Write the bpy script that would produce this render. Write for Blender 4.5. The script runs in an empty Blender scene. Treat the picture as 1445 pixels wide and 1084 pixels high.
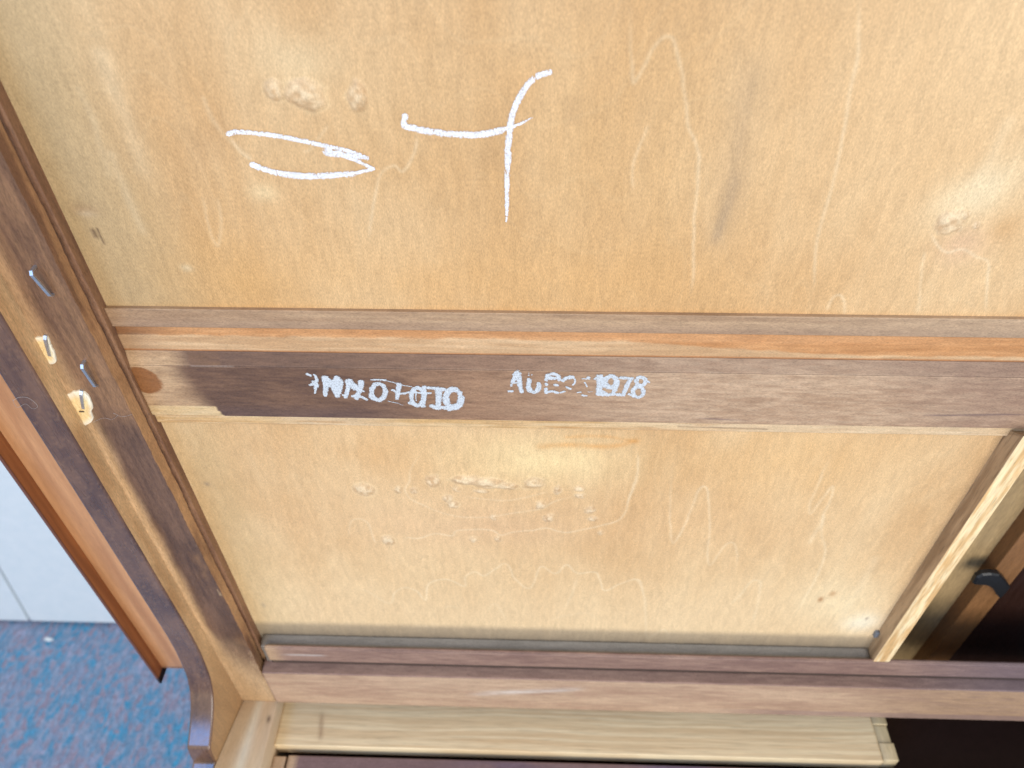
import bpy, math, random
import numpy as np
from mathutils import Matrix, Vector

# ------------------------------------------------------------------ camera, world, lamps, exposure
sc = bpy.context.scene
col = sc.collection
PW, PH, FPX = 1445.0, 1084.0, 1100.0           # photograph size and focal length in its pixels
TILT = math.radians(8)                          # the chest is tipped forward by this much

def camera_frame():
    dn = np.array([735 - PW/2, 1680 - PH/2, FPX]); dn /= np.linalg.norm(dn)
    X = np.array([40976., 580., -FPX]); X /= np.linalg.norm(X)
    X = X - dn*(X @ dn); X /= np.linalg.norm(X)
    Z = -dn; Y = np.cross(Z, X)
    R = np.stack([X, Y, Z])
    return R, -R @ np.array([0, 0, .34])
RC, CC = camera_frame()                          # chest frame <- camera (right, down, forward)

def at(px, py, Y=None, Z=None, X=None):          # point of the chest seen at a photo pixel on a known plane
    d = RC @ np.array([px - PW/2, py - PH/2, FPX])
    if Y is not None: t = (Y - CC[1])/d[1]
    elif Z is not None: t = (Z - CC[2])/d[2]
    else: t = (X - CC[0])/d[0]
    return CC + t*d

RT = Matrix.Rotation(TILT, 4, 'X')
cam_d = bpy.data.cameras.new('camera'); cam = bpy.data.objects.new('camera', cam_d); col.objects.link(cam)
cam_d.sensor_width = 36; cam_d.lens = FPX*36/PW; cam_d.clip_start = .01; cam_d.clip_end = 50
m = Matrix.Identity(4)
for i in range(3):
    m[i][0] = RC[i][0]; m[i][1] = -RC[i][1]; m[i][2] = -RC[i][2]; m[i][3] = CC[i]
cam.matrix_world = RT @ m
cam_d.dof.use_dof = True; cam_d.dof.focus_distance = .325; cam_d.dof.aperture_fstop = 12.0
sc.camera = cam

w = bpy.data.worlds.new('World'); sc.world = w; w.use_nodes = True
bg = w.node_tree.nodes['Background']
bg.inputs[0].default_value = (.88, .945, 1.0, 1); bg.inputs[1].default_value = .92

def area(name, loc, target, size, power, color):
    l = bpy.data.lights.new(name, 'AREA'); l.shape = 'SQUARE'; l.size = size; l.energy = power; l.color = color
    o = bpy.data.objects.new(name, l); col.objects.link(o); o.location = loc
    o.rotation_euler = (Vector(target) - Vector(loc)).to_track_quat('-Z', 'Y').to_euler()
    return o
area('window_light', (.30, -1.85, .10), (0, 0, -.12), 1.2, 27.5, (1.0, .95, .89))
area('skylight', (-.86, -1.25, .84), (-.15, -.05, -.25), .6, 10.0, (.16, .42, 1.0))

sc.view_settings.view_transform = 'Standard'; sc.view_settings.look = 'None'
sc.view_settings.exposure = 0.0; sc.view_settings.gamma = 1.0

# ------------------------------------------------------------------ helpers
rng = np.random.default_rng(7); random.seed(7)
GAIN = 1.12
def S(r, g, b):
    c = np.array([r, g, b])/255.0
    return np.where(c <= .04045, c/12.92, ((c + .055)/1.055)**2.4)/GAIN

def _hash(i, j, seed):
    n = (i.astype(np.int64)*374761393 + j.astype(np.int64)*668265263 + seed*1442695041) & 0x7fffffff
    n = ((n ^ (n >> 13))*1274126177) & 0x7fffffff
    return ((n ^ (n >> 16)) & 0xffff)/65535.0
def vnoise(u, v, seed=0):
    i = np.floor(u); j = np.floor(v); f = u - i; g = v - j
    f = f*f*(3 - 2*f); g = g*g*(3 - 2*g)
    a = _hash(i, j, seed); b = _hash(i+1, j, seed); c = _hash(i, j+1, seed); d = _hash(i+1, j+1, seed)
    return (a*(1-f) + b*f)*(1-g) + (c*(1-f) + d*f)*g
def fbm(u, v, seed=0, o=4):
    s = 0; a = .5; t = 0
    for k in range(o):
        s = s + a*vnoise(u*2**k + 17.3*k, v*2**k + 9.1*k, seed + k); t += a; a *= .5
    return s/t
def sstep(a, b, x):
    t = np.clip((x - a)/(b - a), 0, 1); return t*t*(3 - 2*t)
def mix(c, d, t):
    t = np.clip(np.asarray(t), 0, 1)[..., None] if np.ndim(t) else t
    return c*(1 - t) + d*t

def smooth_line(pts, n=6):
    p = np.array(pts, float)
    if len(p) < 3: return p
    q = np.vstack([2*p[0] - p[1], p, 2*p[-1] - p[-2]]); out = []
    for i in range(1, len(q) - 2):
        for t in np.linspace(0, 1, n, endpoint=False):
            a, b, c, d = q[i-1], q[i], q[i+1], q[i+2]
            out.append(.5*((2*b) + (-a + c)*t + (2*a - 5*b + 4*c - d)*t*t + (-a + 3*b - 3*c + d)*t**3))
    out.append(p[-1]); return np.array(out)
def line_dist(U, V, pts, reach):
    """distance of points (U, V) to a polyline, and the running length share of the nearest place"""
    D = np.full(U.shape, 1e3); T = np.zeros(U.shape)
    lo = pts.min(0) - reach; hi = pts.max(0) + reach
    m_ = (U > lo[0]) & (U < hi[0]) & (V > lo[1]) & (V < hi[1])
    if not m_.any(): return D, T
    u = U[m_]; v = V[m_]; d = np.full(u.shape, 1e3); tt = np.zeros(u.shape); n = len(pts) - 1
    for k in range(n):
        ax, ay = pts[k]; bx, by = pts[k+1]; dx, dy = bx-ax, by-ay; L = dx*dx + dy*dy + 1e-14
        t = np.clip(((u-ax)*dx + (v-ay)*dy)/L, 0, 1)
        e = np.hypot(u-ax-t*dx, v-ay-t*dy); b = e < d
        d[b] = e[b]; tt[b] = (k + t[b])/n
    D[m_] = d; T[m_] = tt; return D, T

def link(o, parent=None):
    col.objects.link(o)
    if parent is not None: o.parent = parent
    return o
def mesh(name, V, F, mat, parent=None, C=None, smooth=True):
    me = bpy.data.meshes.new(name)
    V = np.asarray(V, float)
    me.from_pydata(V.tolist(), [], F if isinstance(F, list) else F.tolist())
    if C is not None:
        a = me.color_attributes.new('Col', 'FLOAT_COLOR', 'POINT')
        a.data.foreach_set('color', np.concatenate([np.clip(C, 0, 1), np.ones((len(C), 1))], 1).astype(np.float32).ravel())
    if smooth: me.polygons.foreach_set('use_smooth', [True]*len(me.polygons))
    me.materials.append(mat); me.update()
    return link(bpy.data.objects.new(name, me), parent)
def gridfaces(nu, nv, closed=False):
    i = np.arange(nu - 1)[:, None]; j = np.arange(nv if closed else nv - 1)[None, :]
    a = i*nv + j; b = i*nv + (j+1) % nv; c = (i+1)*nv + (j+1) % nv; d = (i+1)*nv + j
    return np.stack([a, b, c, d], -1).reshape(-1, 4)

def profile(pts, r=.0005, step=.0015):
    """closed outline with softened corners, subdivided; returns points and the number of the side each lies on"""
    P = [np.array(p, float) for p in pts]; n = len(P); out = []; ids = []
    for i in range(n):
        a, p, b = P[i-1], P[i], P[(i+1) % n]
        la = np.linalg.norm(p-a); lb = np.linalg.norm(b-p)
        da = (p-a)/la; db = (b-p)/lb; ra = min(r, la*.3); rb = min(r, lb*.3)
        for q in (p - da*ra*1.7, p - da*ra, .25*(p-da*ra) + .5*p + .25*(p+db*rb)): out.append(q); ids.append((i-1) % n)
        for q in (p + db*rb, p + db*rb*1.7): out.append(q); ids.append(i)
        L = lb - 1.7*(rb + min(r, lb*.3)); k = int(L/step)
        for t in range(1, k): out.append(p + db*(rb*1.7 + L*t/k)); ids.append(i)
    return np.array(out), np.array(ids)

def extrude(name, pts, axis, t, colf, mat, parent=None, r=.0005, step=.0015, wob=0.0, shift=None):
    """profile in (x,y) run along z, or in (y,z) run along x; t = array of places along the run"""
    Q, ids = profile(pts, r, step); n = len(Q); t = np.asarray(t, float); nt = len(t)
    A = np.repeat(t[:, None], n, 1); B0 = np.repeat(Q[None, :, 0], nt, 0); B1 = np.repeat(Q[None, :, 1], nt, 0)
    if wob:
        B0 = B0 + wob*(fbm(A/.03, B1/.02, 11) - .5); B1 = B1 + wob*(fbm(A/.03, B0/.02 + 5, 12) - .5)
    V = np.stack([B0, B1, A], -1) if axis == 'z' else np.stack([A, B0, B1], -1)
    if shift is not None: V = shift(V)
    V = V.reshape(-1, 3); I = np.repeat(ids[None], nt, 0).reshape(-1)
    F = gridfaces(nt, n, True).tolist()
    F.append(list(range(n))); F.append(list(range((nt-1)*n, nt*n))[::-1])
    C = colf(V, I) if callable(colf) else np.repeat(np.asarray(colf)[None], len(V), 0)
    o = mesh(name, V, F, mat, parent, C)
    import bmesh
    bm = bmesh.new(); bm.from_mesh(o.data); bmesh.ops.recalc_face_normals(bm, faces=bm.faces)
    for f in bm.faces:
        if len(f.verts) > 4: f.smooth = False
    bm.to_mesh(o.data); bm.free()
    return o
def places(a, b, step): return np.linspace(a, b, max(2, int(abs(b-a)/step) + 1))
def zones(*kv):
    """(end, step) pairs after a start -> array of places, finer where the photo looks"""
    out = [np.array([kv[0]])]; a = kv[0]
    for e, s in kv[1:]: out.append(places(a, e, s)[1:]); a = e
    return np.concatenate(out)

# ------------------------------------------------------------------ materials
def nodes(name):
    mt = bpy.data.materials.new(name); mt.use_nodes = True
    nt = mt.node_tree; b = nt.nodes['Principled BSDF']
    def N(t, **k):
        n = nt.nodes.new(t)
        for a, v in k.items():
            if a.startswith('i_'): n.inputs[a[2:].replace('_', ' ')].default_value = v
            else: setattr(n, a, v)
        return n
    return mt, nt, b, N
def wood(name, axis, fine=(.0006, .004), amp=.16, rough=.5, coat=0.0, bump=.12, spec=.35, pore=.0, rvar=.1, amp2=1.0):
    """vertex colour x fine grain that runs along one axis, relief from the same grain"""
    mt, nt, b, N = nodes(name); L = nt.links.new
    tc = N('ShaderNodeTexCoord'); mp = N('ShaderNodeMapping'); L(tc.outputs['Object'], mp.inputs['Vector'])
    s = [1/fine[0]]*3; s['xyz'.index(axis)] = 1/fine[1]; mp.inputs['Scale'].default_value = s
    n1 = N('ShaderNodeTexNoise', i_Scale=1.0, i_Detail=3.0, i_Roughness=.6, i_Distortion=.4); L(mp.outputs[0], n1.inputs['Vector'])
    mp2 = N('ShaderNodeMapping'); L(tc.outputs['Object'], mp2.inputs['Vector'])
    s2 = [1/(fine[0]*6)]*3; s2['xyz'.index(axis)] = 1/(fine[1]*9); mp2.inputs['Scale'].default_value = s2
    n2 = N('ShaderNodeTexNoise', i_Scale=1.0, i_Detail=4.0, i_Roughness=.6, i_Distortion=.8); L(mp2.outputs[0], n2.inputs['Vector'])
    r1 = N('ShaderNodeMapRange', i_From_Min=.3, i_From_Max=.7, i_To_Min=1-amp, i_To_Max=1+amp); L(n1.outputs[0], r1.inputs[0])
    r2 = N('ShaderNodeMapRange', i_From_Min=.3, i_From_Max=.7, i_To_Min=1-amp*.7*amp2, i_To_Max=1+amp*.6*amp2); L(n2.outputs[0], r2.inputs[0])
    mu = N('ShaderNodeMath', operation='MULTIPLY'); L(r1.outputs[0], mu.inputs[0]); L(r2.outputs[0], mu.inputs[1])
    g = mu.outputs[0]
    if pore:
        pp = N('ShaderNodeMapRange', i_From_Min=.33, i_From_Max=.42, i_To_Min=1-pore, i_To_Max=1.0); L(n1.outputs[0], pp.inputs[0])
        m2 = N('ShaderNodeMath', operation='MULTIPLY'); L(g, m2.inputs[0]); L(pp.outputs[0], m2.inputs[1]); g = m2.outputs[0]
    at_ = N('ShaderNodeAttribute', attribute_name='Col')
    sat = N('ShaderNodeVectorMath', operation='SCALE'); L(at_.outputs['Color'], sat.inputs[0]); L(g, sat.inputs['Scale'])
    L(sat.outputs[0], b.inputs['Base Color'])
    rr = N('ShaderNodeMapRange', i_From_Min=.3, i_From_Max=.7, i_To_Min=rough-rvar, i_To_Max=rough+rvar); L(n2.outputs[0], rr.inputs[0])
    L(rr.outputs[0], b.inputs['Roughness'])
    b.inputs['Specular IOR Level'].default_value = spec
    b.inputs['Coat Weight'].default_value = coat; b.inputs['Coat Roughness'].default_value = .22
    bp = N('ShaderNodeBump', i_Strength=bump, i_Distance=.0006); L(n1.outputs[0], bp.inputs['Height']); L(bp.outputs[0], b.inputs['Normal'])
    return mt
def plain(name, c, rough=.5, metal=0.0, spec=.5, noise=None):
    mt, nt, b, N = nodes(name); L = nt.links.new
    b.inputs['Roughness'].default_value = rough; b.inputs['Metallic'].default_value = metal
    b.inputs['Specular IOR Level'].default_value = spec
    tc = N('ShaderNodeTexCoord'); n = N('ShaderNodeTexNoise', i_Scale=noise or 400.0, i_Detail=4.0); L(tc.outputs['Object'], n.inputs['Vector'])
    r = N('ShaderNodeMapRange', i_From_Min=.3, i_From_Max=.7, i_To_Min=.86, i_To_Max=1.1); L(n.outputs[0], r.inputs[0])
    v = N('ShaderNodeVectorMath', operation='SCALE'); v.inputs[0].default_value = tuple(c); L(r.outputs[0], v.inputs['Scale'])
    L(v.outputs[0], b.inputs['Base Color'])
    return mt

M_PLY = wood('birch_plywood', 'z', (.00040, .0012), .20, .52, .0, .03, .32, amp2=.72)
M_RAILX = wood('stained_birch_rail', 'x', (.00035, .0010), .18, .5, .06, .10, .35, .10)
M_RAILZ = wood('stained_birch_stile', 'z', (.00042, .0024), .23, .48, .06, .10, .35, .10)
M_FIN = wood('finished_stained_edge', 'z', (.0004, .002), .20, .3, 1.0, .05, .4, .10, .08)
M_MOULD = wood('stained_moulding', 'z', (.0005, .006), .10, .38, .25, .04, .4)
M_OAKZ = wood('raw_oak_runner', 'z', (.0009, .010), .13, .55, 0, .25, .3, .18)
M_OAKX = wood('raw_oak_board', 'x', (.0009, .02), .10, .55, 0, .15, .3, .08)
M_DARK = wood('dark_stained_inside', 'z', (.0006, .006), .2, .5, .05, .05, .3)
M_CHIP = wood('torn_raw_wood', 'z', (.0005, .003), .08, .7, 0, .3, .2)

# ------------------------------------------------------------------ the setting: carpet and wall (true vertical frame)
YW, ZF = .60, -.994
def carpet_mat():
    mt, nt, b, N = nodes('blue_carpet'); L = nt.links.new
    tc = N('ShaderNodeTexCoord')
    mp = N('ShaderNodeMapping'); mp.inputs['Rotation'].default_value = (0, 0, math.radians(24)); mp.inputs['Scale'].default_value = (1/.0055, 1/.0135, 1)
    L(tc.outputs['Object'], mp.inputs['Vector'])
    wv = N('ShaderNodeTexNoise', i_Scale=.7, i_Detail=3.0); L(mp.outputs[0], wv.inputs['Vector'])
    va = N('ShaderNodeMixRGB', blend_type='ADD'); va.inputs[0].default_value = .8; L(mp.outputs[0], va.inputs[1]); L(wv.outputs['Color'], va.inputs[2])
    vo = N('ShaderNodeTexVoronoi', i_Scale=1.0, i_Randomness=1.0); L(va.outputs[0], vo.inputs['Vector'])
    big = N('ShaderNodeTexNoise', i_Scale=16.0, i_Detail=3.0, i_Roughness=.6); L(tc.outputs['Object'], big.inputs['Vector'])
    sep = N('ShaderNodeSeparateColor'); L(vo.outputs['Color'], sep.inputs[0])
    ad = N('ShaderNodeMath', operation='MULTIPLY_ADD'); L(sep.outputs[0], ad.inputs[0]); ad.inputs[1].default_value = .62
    bm_ = N('ShaderNodeMapRange', i_From_Min=.3, i_From_Max=.7, i_To_Min=-.02, i_To_Max=.40); L(big.outputs[0], bm_.inputs[0]); L(bm_.outputs[0], ad.inputs[2])
    cr = N('ShaderNodeValToRGB'); L(ad.outputs[0], cr.inputs[0]); e = cr.color_ramp.elements
    e[0].position = .0; e[0].color = (*S(82, 174, 212), 1); e[1].position = 1.0; e[1].color = (*S(190, 184, 208), 1)
    for p, c in ((.2, S(96, 160, 196)), (.36, S(128, 158, 186)), (.52, S(160, 172, 196)), (.66, S(166, 150, 166)), (.8, S(134, 158, 186))):
        x = e.new(p); x.color = (*c, 1)
    fn = N('ShaderNodeTexNoise', i_Scale=420.0, i_Detail=3.0); L(tc.outputs['Object'], fn.inputs['Vector'])
    fr = N('ShaderNodeMapRange', i_From_Min=.3, i_From_Max=.7, i_To_Min=.80, i_To_Max=1.36); L(fn.outputs[0], fr.inputs[0])
    v = N('ShaderNodeVectorMath', operation='SCALE'); L(cr.outputs[0], v.inputs[0]); L(fr.outputs[0], v.inputs['Scale'])
    L(v.outputs[0], b.inputs['Base Color']); b.inputs['Roughness'].default_value = .95; b.inputs['Specular IOR Level'].default_value = .1
    hs = N('ShaderNodeMath', operation='ADD'); L(vo.outputs['Distance'], hs.inputs[0]); L(fn.outputs[0], hs.inputs[1])
    bp = N('ShaderNodeBump', i_Strength=.6, i_Distance=.006); L(hs.outputs[0], bp.inputs['Height']); L(bp.outputs[0], b.inputs['Normal'])
    return mt
o = mesh('carpet', [(-3, -2.2, ZF), (3, -2.2, ZF), (3, YW + .05, ZF), (-3, YW + .05, ZF)], [[0, 1, 2, 3]], carpet_mat(), smooth=False)
o['kind'] = 'structure'

def wall_mat():
    mt, nt, b, N = nodes('white_wall_paint'); L = nt.links.new
    tc = N('ShaderNodeTexCoord'); n = N('ShaderNodeTexNoise', i_Scale=45.0, i_Detail=5.0, i_Roughness=.65); L(tc.outputs['Object'], n.inputs['Vector'])
    cr = N('ShaderNodeValToRGB'); L(n.outputs[0], cr.inputs[0])
    cr.color_ramp.elements[0].position = .3; cr.color_ramp.elements[0].color = (.76, .82, .84, 1)
    cr.color_ramp.elements[1].position = .7; cr.color_ramp.elements[1].color = (.83, .87, .88, 1)
    L(cr.outputs[0], b.inputs['Base Color']); b.inputs['Roughness'].default_value = .5
    bp = N('ShaderNodeBump', i_Strength=.15, i_Distance=.003); L(n.outputs[0], bp.inputs['Height']); L(bp.outputs[0], b.inputs['Normal'])
    return mt
M_WALL = wall_mat(); M_SEAM = plain('wall_backing', S(120, 135, 140), .8)
def box(name, lo, hi, mat, parent=None, bev=0.0):
    import bmesh
    bm = bmesh.new(); bmesh.ops.create_cube(bm, size=1)
    for v in bm.verts: v.co = [lo[i] + (v.co[i] + .5)*(hi[i] - lo[i]) for i in range(3)]
    if bev: bmesh.ops.bevel(bm, geom=list(bm.edges), offset=bev, segments=2, affect='EDGES', profile=.5)
    me = bpy.data.meshes.new(name); bm.to_mesh(me); bm.free(); me.materials.append(mat)
    return link(bpy.data.objects.new(name, me), parent)
wall = box('wall', (-3, YW + .006, ZF - .01), (3, YW + .1, 1.4), M_SEAM); wall['kind'] = 'structure'
XS = -.904
for a, b_ in ((XS - .61, XS - .002), (XS + .002, XS + .61), (XS + .614, XS + 1.22), (XS - 1.22, XS - .614)):
    box('panel', (a, YW - .004, ZF + .008), (b_, YW + .0055, 1.38), M_WALL, wall, .002)

# ------------------------------------------------------------------ the chest
chest = bpy.data.objects.new('wooden_chest', None); col.objects.link(chest)
chest.matrix_world = RT
chest['label'] = 'tipped wooden chest showing its underside with plywood panels, dark rails and a bracket foot'
chest['category'] = 'chest'

def P2(pts, Y=0.0, ox=0, oy=0, s=1.0):
    """photo polyline (from an enlargement with origin ox, oy and scale s) -> (x, z) on the plane y = Y"""
    q = [at(ox + p[0]/s, oy + p[1]/s, Y=Y) for p in pts]
    return np.array([(a[0], a[2]) for a in q])

# ---- plywood panels: colour and relief of the veneer
def knots(X, Z, C, H, specs, Y=0.0):
    for (px, py, rx, ry, h, pale) in specs:
        c = at(px, py, Y=Y); kx = abs(at(px + rx, py, Y=Y)[0] - c[0]); kz = abs(at(px, py + ry, Y=Y)[2] - c[2])
        m_ = (abs(X - c[0]) < 2.2*kx) & (abs(Z - c[2]) < 2.2*kz)
        x = (X[m_] - c[0])/kx; z = (Z[m_] - c[2])/kz; sd = int(px*7 + py)
        r = np.hypot(x, z)*(1 + .35*(fbm(x*1.3 + 5, z*1.3 + 3, sd, 3) - .5)*2)
        f = np.clip(1 - r*r, 0, 1)**1.2
        n = fbm(x*2.2 + 9, z*2.2 + 2, sd + 3, 4)
        H[m_] += .85*h*f*(.7 + .6*n)
        base = mix(S(198, 160, 118), S(238, 212, 172), sstep(.25, .65, n)); cc = C[m_]
        cc = mix(cc, base, f**.6*pale)
        cc = mix(cc, S(170, 128, 92), np.exp(-((r - .80)/.13)**2)*.5*fbm(x*1.5, z*1.5, sd + 6, 3)*pale)
        rim = np.exp(-((r - 1.0)/.16)**2)
        cc = mix(cc, S(244, 215, 165), rim*.45*pale*(fbm(x, z, sd + 8, 2)))
        C[m_] = cc
def pale_lines(X, Z, C, specs, ox, oy, s):
    for pts, wd, am in specs:
        L_ = smooth_line(P2(pts, 0, ox, oy, s)); wm = wd*.00030
        wx = X + .0012*(fbm(X/.008, Z/.008, 61, 3) - .5); wz = Z + .0012*(fbm(X/.008, Z/.008, 71, 3) - .5)
        d, t = line_dist(wx, wz, L_, wm*4)
        a = np.exp(-(d/wm)**2)*am*.44*(.45 + .9*fbm(X/.006, Z/.01, 33, 3))*np.clip(np.minimum(t, 1 - t)*14, 0.15, 1)
        C[...] = mix(C, S(252, 232, 192), a)
def spots(X, Z, C, specs, Y=0.0):
    for (px, py, rx, ry, ang, colr, am) in specs:
        c = at(px, py, Y=Y); kx = abs(at(px + rx, py, Y=Y)[0] - c[0]); kz = abs(at(px, py + ry, Y=Y)[2] - c[2])
        dx = X - c[0]; dz = Z - c[2]; ca, sa = math.cos(math.radians(ang)), math.sin(math.radians(ang))
        u = (dx*ca + dz*sa)/kx; v = (-dx*sa + dz*ca)/kz
        a = np.exp(-(u*u + v*v))*am*(.6 + .8*fbm(dx/.012, dz/.02, int(px), 3))
        C[...] = mix(C, S(*colr), a)

def base_veneer(X, Z, seed):
    b1 = fbm(X/.055, Z/.11, seed, 4); b2 = fbm(X/.009, Z/.10, seed + 20, 4); b3 = fbm(X/.02, Z/.03, seed + 40, 4)
    C = mix(S(214, 168, 114), S(238, 203, 154), sstep(.2, .8, b1*.62 + b2*.18 + b3*.2))
    # faint annual figure: pale contour bands of a slow field
    fld = fbm(X/.07, Z/.22, seed + 60, 3)*16 + X*30
    band = np.abs(fld - np.floor(fld) - .5)*2
    C = mix(C, S(246, 216, 168), sstep(.86, 1.0, band)*.10)
    C = mix(C, S(196, 148, 92), sstep(.6, .75, fbm(X/.0035, Z/.05, seed + 80, 4))*.07)
    return C

def make_panel(name, xs, zs, paint, seed):
    Xg, Zg = np.meshgrid(xs, zs, indexing='ij'); C = base_veneer(Xg, Zg, seed); H = np.zeros(Xg.shape)
    H += .0003*(fbm(Xg/.03, Zg/.05, seed + 5, 3) - .5)
    paint(Xg, Zg, C, H)
    V = np.stack([Xg, -H, Zg], -1).reshape(-1, 3)
    F = gridfaces(len(xs), len(zs))[:, ::-1].tolist()
    n = len(V); x0, x1, z0, z1 = xs[0], xs[-1], zs[0], zs[-1]; T_ = .004     # thin back and edges
    V = np.vstack([V, [(x0, T_, z0), (x1, T_, z0), (x1, T_, z1), (x0, T_, z1)]]); nz = len(zs)
    F.append([n, n+1, n+2, n+3])
    Cc = np.vstack([C.reshape(-1, 3), np.repeat(S(200, 160, 110)[None], 4, 0)])
    return mesh(name, V, F, M_PLY, chest, Cc)

def paint_upper(X, Z, C, H):
    spots(X, Z, C, [(60, 250, 75, 210, 0, (196, 164, 116), .75), (30, 60, 90, 150, 0, (206, 174, 124), .5),
        (180, 330, 70, 120, 0, (206, 172, 122), .45), (560, 200, 240, 130, 0, (212, 164, 106), .45), (900, 250, 200, 200, 0, (220, 176, 118), .4),
        (300, 400, 150, 70, 0, (224, 172, 106), .55), (700, 400, 420, 60, 0, (228, 176, 112), .55), (1280, 180, 230, 230, 0, (230, 190, 138), .6), (1400, 60, 200, 120, 0, (234, 196, 146), .5),
        (420, 86, 62, 42, 0, (238, 208, 160), .6), (372, 272, 18, 12, 0, (244, 212, 160), .8), (118, 296, 18, 8, 0, (176, 130, 92), .6), (122, 302, 12, 5, 0, (232, 204, 168), .6),
        (263, 378, 8, 5, 0, (246, 222, 178), .7), (1385, 272, 70, 34, 34, (248, 228, 186), .6), (1358, 346, 34, 26, 0, (224, 184, 144), .75), (1420, 322, 22, 20, 0, (220, 172, 116), .6)])
    C[...] = mix(C, S(184, 158, 116), sstep(-.105, -.166, X + .12*(Z - .1))*.55)  # stile's shade on the left edge, painted in like the left spots
    C *= (.88 + .05*sstep(-.10, .19, X + .25*(fbm(X/.09, Z/.09, 14, 2) - .5)))[..., None]  # weaker light on the upper panel, dimmest at left, put into its colour
    # grey mineral streaks
    for pts, wd, am, c in ([((1062, 60), (1058, 110), (1050, 170), (1040, 230), (1026, 290), (1012, 330), (1004, 360)), 17, .42, (178, 148, 112)],
                        [((1040, 235), (1030, 275), (1016, 320), (1006, 350)), 7, .5, (160, 136, 108)], [((702, 130), (694, 200), (690, 260)), 12, .25, (176, 140, 98)],
                        [((812, 130), (806, 180)), 8, .3, (176, 140, 98)], [((340, 175), (300, 190), (270, 240)), 20, .2, (180, 140, 98)]):
        d, t = line_dist(X, Z, smooth_line(P2(pts)), .02)
        C[...] = mix(C, S(*c), np.exp(-(d/(wd*.0003))**2)*am*(.4 + 1.1*fbm(X/.0022, Z/.016, 91, 3))*np.clip(np.minimum(t, 1-t)*5, 0, 1))
    pale_lines(X, Z, C, [([(215, 30), (220, 250), (235, 270), (300, 160), (355, 130), (380, 200), (405, 340), (415, 430), (445, 510), (445, 620), (430, 760), (430, 930), (420, 1000)], 2.2, .6), ([(280, 420), (250, 490), (225, 560), (222, 640)], 2, .4)], 800, 0, 2.409)
    pale_lines(X, Z, C, [([(160, 0), (155, 200), (130, 330), (90, 560), (60, 680), (20, 820), (5, 1000)], 2.2, .55), ([(385, 850), (372, 960), (360, 1070)], 2.2, .5), ([(50, 1060), (70, 1015), (95, 1005), (110, 1030), (112, 1075)], 2.2, .55),
                         ([(405, 790), (440, 845), (470, 858), (515, 848), (560, 875), (598, 890), (600, 950), (596, 1070)], 2.0, .7), ([(690, 380), (600, 560), (540, 640)], 8, .3)], 1145, 0, 2.41)
    pale_lines(X, Z, C, [([(480, 300), (440, 350), (405, 390), (380, 396)], 1.6, .45), ([(800, 310), (780, 420), (745, 470), (715, 450), (680, 465), (650, 510), (630, 640), (620, 715)], 1.8, .6), ([(120, 350), (150, 400), (195, 430)], 1.6, .4)], 280, 60, 2.58)
    pale_lines(X, Z, C, [([(490, 220), (570, 440), (640, 620), (760, 950)], 11, .32), ([(1030, 480), (1060, 560), (1150, 700), (1290, 820)], 3, .35), ([(380, 420), (480, 640), (560, 930)], 5, .22)], 0, 0, 3.61)
    pale_lines(X, Z, C, [([(770, 470), (800, 600), (835, 670), (845, 560), (830, 480)], 2, .4), ([(420, 300), (460, 420), (560, 640)], 6, .3)], 0, 100, 2.71)
    knots(X, Z, C, H, [(388, 128, 16, 15, .0013, .6), (432, 132, 30, 25, .0022, .65), (506, 138, 18, 22, .0018, .6), (1342, 311, 22, 19, .0018, .8), (1364, 303, 7, 6, .0006, .7), (1378, 318, 6, 6, .0006, .8), (1352, 322, 10, 6, .0005, .7)])
    for pts, wd in ([((131, 326), (135, 334)), 3.0], [((137, 323), (141, 333), (147, 344)), 1.3]):     # two dents
        d, t = line_dist(X, Z, P2(pts), .01); a = np.exp(-(d/(wd*.0003))**2); C[...] = mix(C, S(96, 74, 56), a*.75); H -= a*.0003
xs = zones(-.18, (.215, .00052), (.42, .006)); zs = zones(.0345, (.165, .0005), (.34, .006))
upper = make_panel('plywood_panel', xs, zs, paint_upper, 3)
upper['label'] = 'large upper plywood panel with chalk marks'

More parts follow.
